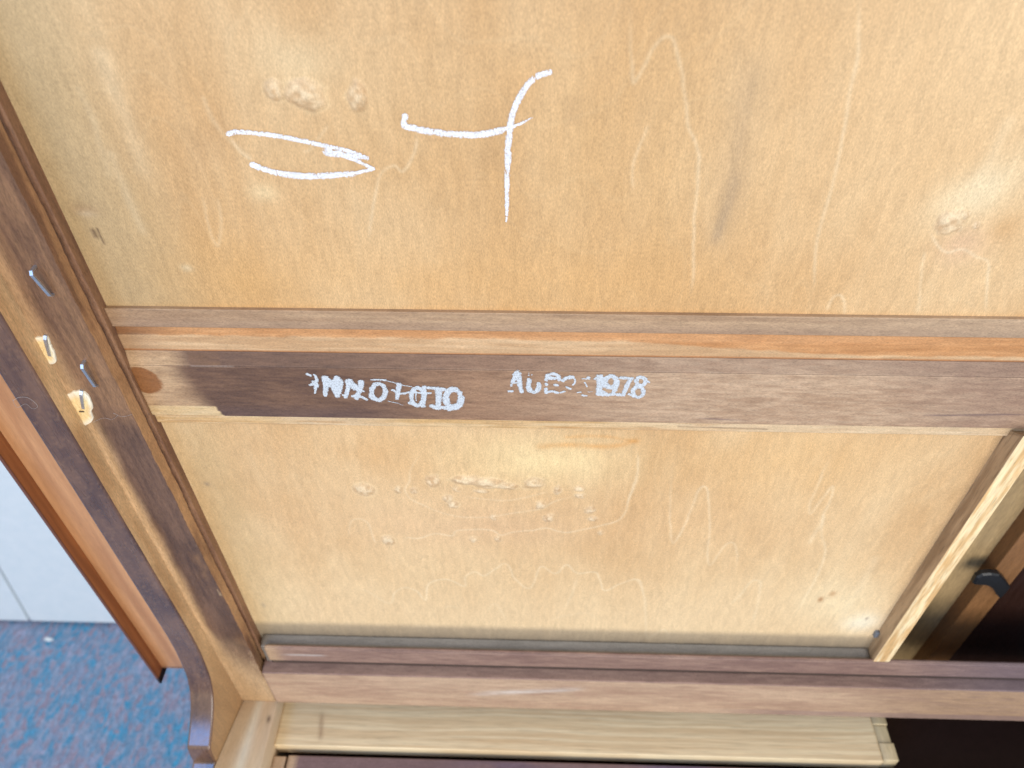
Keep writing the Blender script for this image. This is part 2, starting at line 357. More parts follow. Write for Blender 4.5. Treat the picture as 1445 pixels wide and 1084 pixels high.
def paint_lower(X, Z, C, H):
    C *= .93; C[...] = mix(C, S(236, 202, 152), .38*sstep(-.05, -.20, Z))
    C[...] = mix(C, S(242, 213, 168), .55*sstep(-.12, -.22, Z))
    spots(X, Z, C, [(300, 690, 45, 120, 0, (198, 166, 116), .55), (340, 830, 50, 90, 0, (206, 176, 126), .5), (560, 640, 130, 45, 0, (214, 164, 106), .5), (640, 740, 240, 45, 0, (226, 184, 136), .5),  # first two spots: shade of the left stile painted in
        (760, 650, 120, 34, 0, (244, 214, 158), .75), (700, 745, 120, 20, 0, (216, 176, 134), .35), (1130, 650, 150, 60, 0, (226, 178, 116), .5), (1000, 740, 160, 40, 0, (222, 178, 126), .45),
        (1218, 878, 26, 12, 0, (250, 236, 206), .9), (1190, 850, 60, 40, 40, (250, 226, 180), .6), (1158, 846, 4, 4, 0, (170, 118, 70), .8), (1175, 838, 5, 4, 0, (186, 136, 86), .7), (1223, 873, 2, 2, 0, (120, 90, 70), .8),
        (292, 683, 4, 3, 0, (120, 110, 100), .5), (372, 854, 3, 3, 0, (130, 120, 110), .4)])
    for pts, wd, am in ([((762, 630), (800, 628), (860, 630), (897, 622)), 5, .5], [((800, 617), (850, 616), (898, 624)), 3, .35]):
        d, t = line_dist(X, Z, smooth_line(P2(pts)), .01); C[...] = mix(C, S(222, 158, 84), np.exp(-(d/(wd*.0004))**2)*am*(.4 + fbm(X/.004, Z/.004, 7, 3)))
    pale_lines(X, Z, C, [([(410, 60), (375, 120), (370, 170), (350, 205), (375, 245), (440, 275), (530, 310), (620, 318), (700, 318), (800, 300), (900, 285), (960, 255), (1060, 230)], 1.6, .6),
        ([(340, 420), (360, 400), (400, 405), (470, 385), (545, 395), (570, 372), (700, 370), (740, 390), (800, 378), (870, 372), (930, 362), (1000, 380), (1080, 368), (1140, 355), (1230, 325), (1265, 240), (1300, 130), (1295, 30)], 1.9, .75),
        ([(150, 610), (200, 620), (285, 670), (310, 625), (350, 605), (400, 620), (435, 655), (450, 590), (520, 570), (595, 600), (600, 560), (640, 540), (680, 555), (760, 505), (800, 570), (855, 608), (880, 580), (905, 520), (965, 548), (1010, 512), (1055, 548), (1135, 545), (1160, 615), (1230, 590), (1300, 572), (1320, 610), (1330, 700)], 2.2, .75),
        ([(120, 400), (130, 335), (165, 325), (200, 345), (220, 400), (235, 425)], 1.8, .55), ([(690, 700), (715, 670), (745, 700), (760, 740)], 2, .4), ([(510, 690), (540, 680), (570, 690)], 2, .4), ([(400, 770), (430, 760), (460, 775)], 2, .4), ([(1050, 570), (1030, 640), (1000, 690)], 3, .35),
        ([(600, 235), (750, 250), (850, 235), (930, 215)], 1.6, .5), ([(940, 740), (1000, 720), (1100, 710), (1140, 740)], 2, .3)], 450, 620, 2.89)
    pale_lines(X, Z, C, [([(265, 60), (255, 300), (258, 400), (270, 490), (320, 420), (370, 300), (405, 210), (440, 180), (460, 230), (470, 400), (458, 570), (475, 610), (510, 560), (560, 500), (600, 490), (618, 550), (612, 650)], 2.2, .65),
        ([(580, 830), (640, 770), (700, 700), (735, 695), (750, 720), (730, 830), (705, 930)], 3, .55), ([(1130, 10), (1070, 150), (1020, 270), (1015, 330), (1060, 280), (1140, 180), (1130, 250), (1090, 350), (1085, 450), (1105, 540), (1060, 660), (1010, 760), (930, 890)], 2.6, .6),
        ([(1010, 500), (1070, 400), (1100, 330)], 4, .5), ([(25, 695), (70, 692), (100, 740), (120, 820), (125, 1000), (170, 990), (220, 960), (245, 1010)], 2.4, .5), ([(1390, 550), (1300, 720), (1180, 900)], 9, .4), ([(80, 10), (75, 140), (20, 270)], 2, .4)], 880, 640, 3.872)
    K = [(187, 205, 45, 30, .0013, .8), (325, 207, 17, 17, .0007, .7), (388, 210, 19, 15, .0008, .8), (465, 172, 31, 31, .0012, .8), (600, 165, 60, 22, .0016, .8), (690, 176, 80, 24, .0017, .8), (770, 190, 45, 16, .0012, .8), (880, 182, 52, 24, .0014, .7), (660, 212, 35, 8, .0006, .8), (565, 205, 20, 14, .0006, .6),
         (525, 243, 26, 17, .0010, .9), (548, 266, 26, 17, .0010, .9), (905, 268, 25, 19, .0010, .9), (937, 320, 24, 18, .0011, .9), (975, 207, 19, 19, .0009, .8), (1065, 202, 25, 13, .0009, .85), (1063, 230, 23, 13, .0009, .9), (1107, 288, 24, 17, .0010, .85), (1118, 323, 24, 13, .0009, .9),
         (712, 317, 18, 14, .0008, .8), (630, 408, 20, 13, .0008, .8), (730, 405, 18, 13, .0008, .7), (283, 410, 31, 21, .0011, .85), (1150, 380, 15, 12, .0005, .5)]
    knots(X, Z, C, H, [(450 + a/2.89, 620 + b/2.89, c/2.89, d/2.89, h, p) for a, b, c, d, h, p in K])
    # grey shade above the lower rail's lip, painted into the panel colour
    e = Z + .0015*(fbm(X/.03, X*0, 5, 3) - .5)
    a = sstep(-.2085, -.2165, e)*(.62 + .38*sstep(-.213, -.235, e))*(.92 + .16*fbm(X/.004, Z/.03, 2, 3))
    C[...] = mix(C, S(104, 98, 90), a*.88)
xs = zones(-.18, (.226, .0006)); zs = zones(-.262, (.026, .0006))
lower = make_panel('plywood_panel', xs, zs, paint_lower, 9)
lower['label'] = 'lower plywood panel with pimply knots and grey lower edge'

# ---- left side: stile with the staples, apron with the bracket foot, moulding
def zr(py, px=200, Y=-.014): return at(px, py, Y=Y)[2]
YS = -.014
ZT = .33
def col_stile(V, I):
    x, y, z = V.T; n = fbm(x/.006, z/.05, 21, 5); n2 = fbm(x/.012, z/.03, 22, 4); f = fbm(x/.0015, z/.02, 23, 4)
    brown = mix(S(112, 80, 58), S(146, 108, 76), sstep(.3, .7, n*.6 + f*.4))
    dark = mix(S(90, 66, 54), S(118, 88, 69), sstep(.3, .7, n2*.6 + f*.4))
    tan = mix(S(200, 160, 114), S(220, 184, 142), f)
    # front face: brown above, sprayed dark below, pale towards the foot, pale worn edge on the apron side
    lowdark = sstep(.012, -.03, z + .02*(n2 - .5))
    c = mix(brown, dark, lowdark*sstep(.30, .62, n2 + .22*sstep(-.1884, -.178, x) + .02))
    c = mix(c, dark, sstep(.02, .12, z)*sstep(.52, .66, fbm(x/.02, z/.05, 29, 3))*.7)
    edge = sstep(-.1805 + .006*(fbm(z/.025, z*0, 31, 3) - .5), -.1875, x)
    c = mix(c, tan, edge*(.45 + .55*sstep(.06, -.05, z)))
    c = mix(c, S(196, 162, 122), sstep(-.2, -.262, z + .03*(n2 - .5) + .02*(x + .176)/.012))
    front = (I == 0)
    inner = mix(S(166, 122, 86), S(198, 152, 108), sstep(.25, .75, n*.4 + f*.6))           # faces that look to the panel
    inner = mix(inner, S(104, 68, 54), sstep(.45, .65, fbm(y/.006, z/.06, 35, 4))*.7)
    inner = mix(inner, S(100, 66, 54), np.where(I >= 3, .55, 0.0))
    inner = mix(inner, S(178, 140, 98), sstep(-.22, -.27, z)*.7)
    # splintery bright nicks along the front arris
    nick = (x > -.1672) & front; k = sstep(.74, .82, fbm(z/.006, x/.002, 41, 3))*(.35 + .65*sstep(-.19, -.25, z))*sstep(.02, -.04, z)
    c = mix(c, S(220, 184, 136), np.where(nick, k, 0.0))
    c = mix(c, S(222, 190, 148), sstep(.55, .7, fbm(x/.0007 + z/.004, z/.012, 43, 3))*sstep(-.172, -.167, x)*sstep(-.2, -.25, z)*.6*front)
    c = np.where(front[:, None], c, inner)
    return c
# outline (x, y): front face, arris, upper step, groove, lower step, back
stile_pts = [(-.1893, YS), (-.1655, YS), (-.1653, -.0072), (-.1668, -.0066), (-.1666, -.0052), (-.1645, -.0046), (-.1640, .002), (-.1893, .002)]
zz = zones(-.2955, (.13, .0011), (ZT, .01))
def arris(V):
    # the arris over the groove was planed unevenly; the stile ends wave a little
    x = V[..., 0]; y = V[..., 1]; z = V[..., 2]
    wv = .0011*(fbm(z/.022, z*0, 44, 4) - .5) + .0004*(fbm(z/.003, z*0, 45, 2) - .5)
    V[..., 0] = x + np.where((x > -.168) & (y < -.006), wv, .0004*(fbm(z/.04, z*0, 46, 2) - .5))
    return V
stile = extrude('side_rail', stile_pts, 'z', zz, col_stile, M_RAILZ, chest, .0004, .0007, shift=arris)
stile['label'] = 'stapled brown side rail with dark sprayed stain'

YA = -.0245
def foot_curve():
    low = [(-.094, -.345), (-.094, -.286), (-.078, -.2835), (-.066, -.2815), (-.0612, -.279), (-.0605, -.272), (-.0590, -.2645)]
    cove = smooth_line([(-.0585, -.2632), (-.050, -.2580), (-.0427, -.2524), (-.0370, -.2465), (-.0326, -.2396), (-.0290, -.2295), (-.0270, -.2177), (-.0253, -.203), (YA, -.185)], 5)
    return low, [tuple(p) for p in cove]
low, cove = foot_curve()
def apron():
    """side board cut to a bracket foot: bottom edge as a path in (y, z), thickness along x"""
    X0, X1 = -.2035, -.1886
    path = [np.array(p) for p in low + cove + [(YA, .13), (YA, ZT)]]; D = []
    for a, b_ in zip(path[:-1], path[1:]):
        n = max(1, int(np.linalg.norm(b_ - a)/(.0011 if b_[1] < .2 else .02)))
        D += [a + (b_ - a)*k/n for k in range(n)]
    D = np.array(D + [path[-1]]); n = len(D); D[:, 1] += np.arange(n)*1e-9
    t = np.gradient(D, axis=0); t /= np.linalg.norm(t, axis=1)[:, None]; nrm = np.stack([-t[:, 1], t[:, 0]], 1)
    xs_ = [X0, X0 + .0003, X0 + .0009, X0 + .0015] + list(np.linspace(X0 + .0028, X1 - .0028, 8)) + [X1 - .0015, X1 - .0009, X1 - .0003, X1]
    off = [.0009, .0003, 0, 0] + [0]*8 + [0, 0, .0003, .0009]
    V = np.array([np.stack([np.full(n, xv), (D - nrm*of)[:, 0], (D - nrm*of)[:, 1]], -1) for xv, of in zip(xs_, off)]).reshape(-1, 3)
    x, y, z = V.T; nn = fbm(x/.004, z/.03, 51, 5); n2 = fbm(x/.01, (z + y)/.02, 52, 4)
    C = mix(S(84, 55, 40), S(116, 82, 58), sstep(.3, .7, nn*.5 + n2*.5)); C = mix(C, S(112, 80, 62), sstep(.02, .1, z)*.35)
    C = mix(C, S(140, 104, 74), sstep(.72, .82, vnoise(x/.0006, z/.0012, 53))*.35)
    ob = mesh('apron_board', V, gridfaces(len(xs_), n), M_FIN, chest, C)
    ob['label'] = 'dark varnished side apron curving out into a bracket foot'
    E = D - nrm*.0009; u = np.array([0, .01, .03, .06, .1, .15, .2, .26, .33, .4, .5, .6, .7, .8, .9, 1.0])
    for nm, xv, mt in (('inner_face', X1, M_RAILZ), ('outer_face', X0, M_FIN)):
        W_ = np.stack([np.full((n, len(u)), xv), E[:, :1] + (.030 - E[:, :1])*u[None], np.repeat(E[:, 1:], len(u), 1)], -1).reshape(-1, 3)
        if nm == 'inner_face':
            q = fbm(W_[:, 1]/.008, W_[:, 2]/.03, 55, 4); c = mix(S(212, 166, 116), S(238, 196, 144), sstep(.25, .75, q))
            c = mix(c, S(214, 180, 136), sstep(.0185, .0148, -W_[:, 1] + .004*(q - .5))*.8); c = mix(c, S(184, 148, 108), sstep(-.2, -.27, W_[:, 2])*.8)
        else: c = np.repeat(S(92, 66, 54)[None], len(W_), 0)
        mesh(nm, W_, gridfaces(n, len(u)), mt, ob, c, smooth=False)
apron()

# moulding that runs along the outside of the case, cut off just above the foot
def col_mould(V, I):
    x, y, z = V.T; n = fbm(x/.004, z/.08, 57, 4)
    c = mix(S(184, 128, 84), S(208, 152, 104), sstep(.25, .75, n))
    return c
mo = extrude('moulding', [(-.2036, .0), (-.2446, .0), (-.2446, .018), (-.2036, .018)], 'z', zones(-.2785, (.1, .004), (ZT, .02)), col_mould, M_MOULD, chest, .0006, .0012)
mo['label'] = 'orange brown moulding along the outer edge'
def col_flange(V, I):
    x, y, z = V.T; n = fbm(y/.002, z/.06, 59, 4); c = mix(S(150, 88, 48), S(184, 116, 66), sstep(.2, .8, n)); c = np.where((y < -.0072)[:, None], S(112, 66, 44)[None], c)
    return mix(c, S(34, 20, 15), sstep(-.2775, -.2790, z))  # unlit end below the moulding painted nearly black
extrude('outer_flange', [(-.2463, -.0080), (-.2444, -.0080), (-.2444, .018), (-.2463, .018)], 'z', zones(-.2850, (-.27, .0008), (.1, .004), (ZT, .02)), col_flange, M_MOULD, mo, .0005, .001)

# corner glue block of the foot (its upper side catches the light)
def block():
    nu, nv = 26, 60; V = []
    for i in range(nu):
        for j in range(nv):
            u = i/(nu-1); v = j/(nv-1); y = -.0 - .092*v
            zl = -.2958 + .019*max(0, (-y - .014))/.055; zrr = -.2954 + .0012*max(0, (-y - .014))/.055
            V.append((-.1883 + .0243*u, y, zl*(1-u)**1.6 + zrr*(1-(1-u)**1.6)))
    V = np.array(V); F = gridfaces(nu, nv).tolist(); n = len(V)
    lowv = [(x, y, -.345) for x, y, z in V[[0, (nu-1)*nv, nu*nv-1, nv-1]]]
    V = np.vstack([V, lowv])
    F += [[n, n+1, n+2, n+3], [(nu-1)*nv + k for k in range(nv)] + [n+2, n+1], [k*nv + nv-1 for k in range(nu)] + [n+2, n+3]]
    x, y, z = V.T; nn = fbm(x/.006, y/.03, 58, 4)
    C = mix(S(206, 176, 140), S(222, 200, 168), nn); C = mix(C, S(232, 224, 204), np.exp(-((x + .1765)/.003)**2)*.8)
    d = np.hypot((x + .1672)/.0012, (y + .0265)/.0024); C = mix(C, S(70, 50, 40), np.exp(-d*d)*.85)
    o_ = mesh('corner_block', V, F, wood('raw_block', 'y', (.0008, .008), .08, .55, 0, .1), chest, C)
    o_['label'] = 'pale raw glue block inside the foot'
block()

# ---- middle rail: stacked strips
x0, x1 = -.1647, .40
XX = zones(x0, (.235, .0011), (x1, .01))
def col_top(V, I):
    x, y, z = V.T; n = fbm(x/.07, z/.004, 61, 4); f = fbm(x/.02, z/.0012, 62, 4)
    front = mix(S(166, 132, 100), S(194, 160, 124), sstep(.25, .75, n*.6 + f*.4)); front = mix(front, S(152, 122, 100), sstep(.038, .032, z)*.45)
    front = mix(front, S(186, 160, 132), sstep(.05, .2, x)*.4)
    return front
mid = bpy.data.objects.new('middle_rail', None); col.objects.link(mid); mid.parent = chest
extrude('batten', [(-.0019, .0409), (-.0019, .0314), (.002, .0314), (.002, .0409)], 'x', XX, col_top, M_RAILX, mid, .0003, .0006)
def col_mid(V, I):
    x, y, z = V.T; n = fbm(x/.05, z/.003, 64, 4); f = fbm(x/.02, (z + y)/.0012, 65, 4)
    tan = mix(S(196, 154, 110), S(216, 178, 134), sstep(.3, .7, n*.5 + f*.5))
    tan = mix(tan, S(150, 112, 80), sstep(-.14, -.165, x)*.6)
    orange = mix(tan, mix(S(184, 122, 68), S(212, 152, 96), f), .82)
    # orange finish runs down ragged over the front towards the right
    lim = .0268 - .0062*sstep(.02, .16, x) + .0016*(fbm(x/.012, x*0, 66, 4) - .5)
    c = mix(tan, orange, sstep(lim - .0006, lim + .0006, z + .0008*(fbm(x/.006, z/.001, 67, 3) - .5)))
    c = mix(c, S(112, 70, 42), np.where(z > .0268, sstep(-.13, -.165, x)*.7, 0))  # shade at the left end beside the stile, painted dark
    c = mix(c, S(176, 106, 52), sstep(.0193, .0186, z)*.7)
    return c
extrude('inner_strip', [(-.0004, .0315), (-.0014, .0262), (-.0014, .0180), (.002, .0180), (.002, .0315)], 'x', XX, col_mid, M_RAILX, mid, .0004, .0006)
YR = -.0030
ZO = -.0133                                     # height of the board against its first drawing
def col_front(V, I):
    x, y, z = V.T; z = z - ZO; x = x + .007; n = fbm(x/.06, z/.008, 71, 4); f = fbm(x/.007, z/.0010, 72, 5); n2 = fbm(x/.03, z/.014, 73, 4)
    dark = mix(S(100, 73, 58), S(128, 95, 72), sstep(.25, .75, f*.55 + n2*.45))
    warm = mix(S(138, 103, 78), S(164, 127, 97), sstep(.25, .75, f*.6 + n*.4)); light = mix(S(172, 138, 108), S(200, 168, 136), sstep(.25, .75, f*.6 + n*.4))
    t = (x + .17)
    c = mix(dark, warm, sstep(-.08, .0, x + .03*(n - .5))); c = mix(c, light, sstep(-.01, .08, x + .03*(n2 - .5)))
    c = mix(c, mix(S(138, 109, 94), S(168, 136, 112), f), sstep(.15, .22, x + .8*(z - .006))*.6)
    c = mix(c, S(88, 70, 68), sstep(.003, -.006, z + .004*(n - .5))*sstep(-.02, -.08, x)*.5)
    # upper chamfer a little greyer; its sprayed strip starts with a straight masked end
    ch = z > .0240
    c = np.where(ch[:, None], mix(c, S(118, 92, 78), .35), c)
    # bare left end, soft spray edge
    raw = mix(S(176, 140, 104), S(202, 166, 126), sstep(.3, .7, f*.5 + n*.5))
    k = sstep(-.1285, -.142, x + .006*(n2 - .5) + .25*(z - .009)*(z < .024)); c = mix(c, raw, k)
    c = mix(c, mix(S(134, 100, 72), S(100, 74, 64), f), np.where(ch & (x > -.1305) & (x < -.118), .85, 0))
    # masked pale notch along the lower edge at the left end
    nt_ = (z < -.0008) & (x < -.1255 - .4*(z + .0040)); pale = mix(S(206, 168, 114), S(224, 196, 152), f)
    c = np.where(nt_[:, None], pale, c)
    # brown glue run by the stile
    u = (x + .1535)/.0068; v = (z - .0152)/.0080; d = np.hypot(u, v)*(1 + .25*(fbm(x/.006, z/.006, 74, 2) - .5)); c = mix(c, S(146, 94, 52), sstep(1.04, .94, d)*.95)
    # thin scratch and dark grain marks
    c = mix(c, S(190, 168, 150), np.exp(-((z - .0240)/.0003)**2)*(x < -.112)*(x > -.131)*.4)
    for (a, b_, zz_, am) in ((.088, .118, -.0040, .6), (.185, .24, .0015, .6)):
        c = mix(c, S(84, 68, 78), np.exp(-((z - zz_ - .0006*np.sin(x*90))/.0005)**2)*sstep(a, a + .008, x)*sstep(b_, b_ - .02, x)*am)
    c = c
    return c
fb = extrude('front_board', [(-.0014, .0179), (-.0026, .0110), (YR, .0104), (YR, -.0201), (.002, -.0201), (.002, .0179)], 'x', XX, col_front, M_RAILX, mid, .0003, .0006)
fb['label'] = 'dark stained board with two white ink stamps'
def col_lip(V, I):
    x, y, z = V.T; n = fbm(x/.06, z/.003, 76, 4); f = fbm(x/.02, z/.001, 77, 4)
    c = mix(S(206, 164, 108), S(228, 196, 150), sstep(.3, .7, f*.5 + n*.5)); c = mix(c, S(222, 200, 170), sstep(-.12, -.09, x)*sstep(-.04, -.08, x)*.4)
    c = mix(c, S(186, 134, 78), sstep(.62, .72, fbm(x/.03, z/.0012, 78, 3))*.6); c = mix(c, S(226, 200, 166), sstep(.03, .12, x)*.5)
    c = mix(c, S(110, 76, 58), np.exp(-((z + .0240 + .02*(x - .1))/.0004)**2)*(np.abs(x - .095) < .02)*.6)
    return c
extrude('lower_lip', [(-.0018, -.0202), (-.0018, -.0264), (.002, -.0264), (.002, -.0202)], 'x', XX, col_lip, M_RAILX, mid, .0004, .0006)

# ---- lower rails
XB = zones(-.1640, (.36, .0014), (.42, .01))
def spray(f, n, x): 
    c = mix(S(132, 102, 90), S(162, 130, 112), sstep(.25, .75, f*.5 + n*.5))
    return mix(c, S(112, 98, 104), sstep(.22, .32, x)*.7)
low_rail = bpy.data.objects.new('lower_rail', None); col.objects.link(low_rail); low_rail.parent = chest
def col_l1(V, I):
    x, y, z = V.T; f = fbm(x/.009, (z + y)/.0012, 81, 4); n = fbm(x/.05, z/.01, 82, 3)
    c = spray(f, n, x); c = mix(c, S(190, 156, 122), sstep(-.145, -.158, x)); c = mix(c, S(58, 48, 44), np.where(z < -.2418, .85, 0))
    c = mix(c, S(228, 222, 214), np.exp(-((z + .2335)/.0010)**2)*sstep(-.152, -.140, x)*sstep(-.118, -.126, x)*.45)
    return c
extrude('upper_strip', [(-.0094, -.2252), (-.0106, -.2262), (-.0106, -.2420), (-.0088, -.2432), (-.0088, -.2500), (-.0080, -.2500), (-.0080, -.2252)], 'x', zones(-.1585, (.36, .0014), (.42, .01)), col_l1, M_RAILX, low_rail, .0008, .001)
def col_l2(V, I):
    x, y, z = V.T; f = fbm(x/.011, (z + y)/.0014, 84, 4); n = fbm(x/.06, z/.012, 85, 3)
    top = spray(f, n, x); fr = mix(S(172, 138, 114), S(200, 168, 138), sstep(.25, .75, f*.5 + n*.5)); fr = mix(fr, mix(S(150, 122, 104), S(184, 148, 110), f), sstep(.18, .30, x)*.8)
    fr = mix(fr, S(226, 222, 216), np.exp(-((z + .268 - .16*(x - .0))/.003)**2)*sstep(-.035, -.015, x)*sstep(.05, .03, x)*.45*f*1.6)
    fr = mix(fr, S(118, 100, 108), np.where(z < -.2855, sstep(.1, .2, x)*.4, 0))
    return np.where((z > -.2497)[:, None], top, fr)
extrude('lower_strip', [(-.0086, -.2480), (-.0157, -.2490), (-.0157, -.2928), (.003, -.2928), (.003, -.2480)], 'x', XB, col_l2, M_RAILX, low_rail, .0006, .001)
extrude('added_shade_strip', [(-.0079, -.2285), (-.0001, -.2268), (-.0001, -.2520), (-.0079, -.2520)], 'x', zones(-.1620, (.2226, .003)), lambda V, I: np.repeat(S(150, 140, 126)[None], len(V), 0)*(.8 + .4*fbm(V[:, 0]/.03, V[:, 1]/.003, 83, 3))[:, None], M_RAILX, low_rail, .0006, .001)  # added strip; its grey carries on the shade painted along the panel
low_rail['label'] = 'pair of dull mauve brown rails across the bottom'
# pale oak board lying below the rails, with a jointed right end
def col_oakb(V, I):
    x, y, z = V.T; w_ = y + .006*(fbm(x/.09, y/.02, 86, 3) - .5); f = fbm(x/.10, w_/.0016, 87, 4); n = fbm(x/.06, y/.01, 88, 3)
    c = mix(S(220, 188, 144), S(242, 218, 176), sstep(.25, .75, f)); c = mix(c, S(240, 222, 182), .35*n)
    c = mix(c, S(150, 112, 84), np.exp(-((x + .1335 + .15*(y + .03))/.0016)**2)*sstep(-.012, -.02, y)*sstep(-.036, -.03, y)*.55)
    return c
ZD = -.3098
ob = extrude('oak_board', [(-.0378, ZD), (.012, ZD), (.012, ZD - .013), (-.0378, ZD - .013)], 'x', zones(-.1640, (.2475, .0016)), col_oakb, M_OAKX, chest, .0006, .0008)
ob['label'] = 'pale oak board under the bottom rails with a jointed end'
M_END = wood('oak_end_grain', 'y', (.0006, .006), .12, .6, 0, .2)
ecol = lambda V, I: mix(S(206, 184, 142), S(228, 208, 168), fbm(V[:, 0]/.002, V[:, 1]/.006, 89, 3))
for a, b_, h in ((-.0372, -.0255, .0004), (-.0252, -.0135, -.0005), (-.0132, -.0015, .0003), (-.0012, .0118, -.0004)):
    extrude('joint_finger', [(a, ZD + h), (b_, ZD + h), (b_, ZD - .0128), (a, ZD - .0128)], 'x', places(.2477, .2572 + h, .004), ecol, M_END, ob, .0005, .003)
# dark rail nearest the viewer
def col_l3(V, I):
    x, y, z = V.T; f = fbm(x/.03, y/.0016, 90, 4); n = fbm(x/.05, y/.02, 91, 3)
    c = mix(S(112, 88, 92), S(142, 116, 112), f*.5 + n*.5); c = mix(c, S(96, 88, 120), sstep(-.06, .02, x)*sstep(.62, .4, n)*.6)
    return mix(c, S(196, 166, 136), sstep(-.145, -.15, x))
fr = extrude('front_rail', [(-.0425, ZD - .004), (-.070, ZD - .004), (-.070, ZD - .040), (-.0425, ZD - .040)], 'x', zones(-.1535, (.36, .002), (.4195, .01)), col_l3, M_RAILX, chest, .0008, .0012)
fr['label'] = 'dark rail at the very bottom edge'
extrude('tenon', [(-.0432, ZD - .0045), (-.0520, ZD - .0045), (-.0520, ZD - .03), (-.0432, ZD - .03)], 'x', places(-.1638, -.1552, .002), lambda V, I: np.repeat(S(196, 168, 140)[None], len(V), 0), M_RAILX, fr, .0006, .002)

# ---- runner on the right and the drawer bay behind it
def col_run(V, I):
    x, y, z = V.T; f = fbm(x/.0016, (z + x*.9)/.02, 93, 4)
    oak = mix(S(222, 178, 120), S(252, 224, 174), sstep(.3, .7, f))
    side = mix(S(160, 130, 96), S(194, 162, 124), sstep(.25, .75, fbm(y/.003, z/.03, 94, 4)))
    return np.where((I == 0)[:, None], oak, side)
def runner_top(V):                      # upper end cut on the slant to fit under the rail
    V[..., 2] += np.clip((V[..., 2] + .06)/.0334, 0, 1)*np.clip(-V[..., 1], 0, 1)*.93
    return V
rn = extrude('runner', [(.2228, -.0098), (.2328, -.0098), (.2328, .004), (.2228, .004)], 'z', zones(-.2400, (-.0266, .0011)), col_run, M_OAKZ, chest, .0003, .0006, shift=runner_top)
rn['label'] = 'bright oak runner beside the drawer opening'
box('glue_bit', (.2205, -.0022, -.2105), (.2229, .0005, -.2045), plain('glue_grey', S(120, 124, 130), .4), rn, .0006)
def flat(name, lo, hi, colr, mat, parent, n=40):
    """board facing the viewer with mottled stain"""
    xs_ = np.linspace(lo[0], hi[0], n); 
    def cf(V, I):
        x, y, z = V.T; return mix(colr*.75, colr*1.2, fbm(x/.02, z/.05, int(abs(lo[0])*999), 4))
    return extrude(name, [(lo[0], lo[1]), (hi[0], lo[1]), (hi[0], hi[1]), (lo[0], hi[1])], 'z', places(lo[2], hi[2], .006), cf, mat, parent, .0005, .004)
flat('bay_panel', (.2329, .040, -.60), (.2962, .050, .02), S(176, 148, 106), M_DARK, chest)
gr = flat('drawer_guide', (.2955, .030, -.60), (.3118, .050, .02), S(138, 96, 58), M_DARK, chest)
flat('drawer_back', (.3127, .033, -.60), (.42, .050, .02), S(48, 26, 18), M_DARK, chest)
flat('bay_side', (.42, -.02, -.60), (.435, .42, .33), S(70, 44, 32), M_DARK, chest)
# black plastic glide hooked over the guide
def glide():
    Yg = .0265; pts = [(1368, 822), (1374, 812), (1383, 807), (1398, 806), (1411, 808), (1420, 816), (1429, 829), (1422, 838), (1413, 847), (1406, 840), (1400, 829), (1390, 824), (1378, 823)]
    q = np.array([at(1402 + (a - 1402)*.88, 826 + (b_ - 826)*.88, Y=Yg) for a, b_ in pts]); q2 = q.copy(); q2[:, 1] = .0292
    qi = q.copy(); c = q.mean(0); qi = c + (q - c)*.90; qi[:, 1] -= .0010
    V = np.vstack([qi, q, q2]); n = len(q); F = [list(range(n))]
    for k in range(n):
        j = (k+1) % n; F += [[k, n+k, n+j, j], [n+k, 2*n+k, 2*n+j, n+j]]
    o_ = mesh('drawer_glide', V, F, plain('black_plastic', (.012, .012, .013), .38, 0, .5), gr, smooth=False)
    o_['label'] = 'black plastic glide on the guide'
glide()

# ---- hidden carcass that carries it all down to the floor
M_CASE = M_DARK
def case(name, lo, hi): 
    return extrude(name, [(lo[0], lo[1]), (hi[0], lo[1]), (hi[0], hi[1]), (lo[0], hi[1])], 'z', places(lo[2], hi[2], .05), lambda V, I: np.repeat(S(58, 36, 28)[None], len(V), 0), M_CASE, chest, .001, .03)
case('case_side', (-.2035, .031, -1.02), (-.1885, .40, ZT)); case('case_top', (-.1880, .385, -1.02), (.4195, .40, ZT)); case('front_case_board', (-.1880, -.066, -.366), (.4195, .054, -.352)); case('dust_board', (-.1880, .0545, -1.0), (.4195, .062, -.345))

# ---- staples, torn chips, lint
M_STEEL = plain('staple_steel', (.60, .66, .72), .45, 1.0, .5, 900)
def staple(p, q, ha, hb, label):
    a = at(*p, Y=YS - ha); b_ = at(*q, Y=YS - hb); n = np.array([0, -1., 0]); d = (b_-a)/np.linalg.norm(b_-a)
    path = [np.array([a[0], YS + .002, a[2] + .0004]), a + n*0 + np.array([0, .0008, .0003]), a + d*.0008, b_ - d*.0008, b_ + np.array([0, .0008, 0]), np.array([b_[0], YS + .002, b_[2]])]
    V = []; F = []
    for k, pt in enumerate(path):
        t = path[min(k+1, 5)] - path[max(k-1, 0)]; t = t/np.linalg.norm(t); s = np.cross(d, n); s /= np.linalg.norm(s); u = np.cross(s, t)
        for i, j in ((-1, -1), (1, -1), (1, 1), (-1, 1)): V.append(pt + s*i*.00062 + u*j*.00036)
    for k in range(5):
        for e in range(4): F.append([k*4+e, k*4+(e+1) % 4, (k+1)*4+(e+1) % 4, (k+1)*4+e])
    F += [[3, 2, 1, 0], [20, 21, 22, 23]]
    o_ = mesh('staple', V, F, M_STEEL, stile, smooth=False); o_['label'] = label
staple((43, 386), (72, 419), .0042, .0018, 'raised steel staple nearest the top of the rail')
staple((63, 477), (71, 504), .0016, .0010, 'steel staple in the upper torn chip')
staple((115, 518), (135, 547), .0034, .0014, 'raised steel staple between the two torn chips')
staple((114, 555), (118, 578), .0016, .0010, 'steel staple in the lower torn chip')
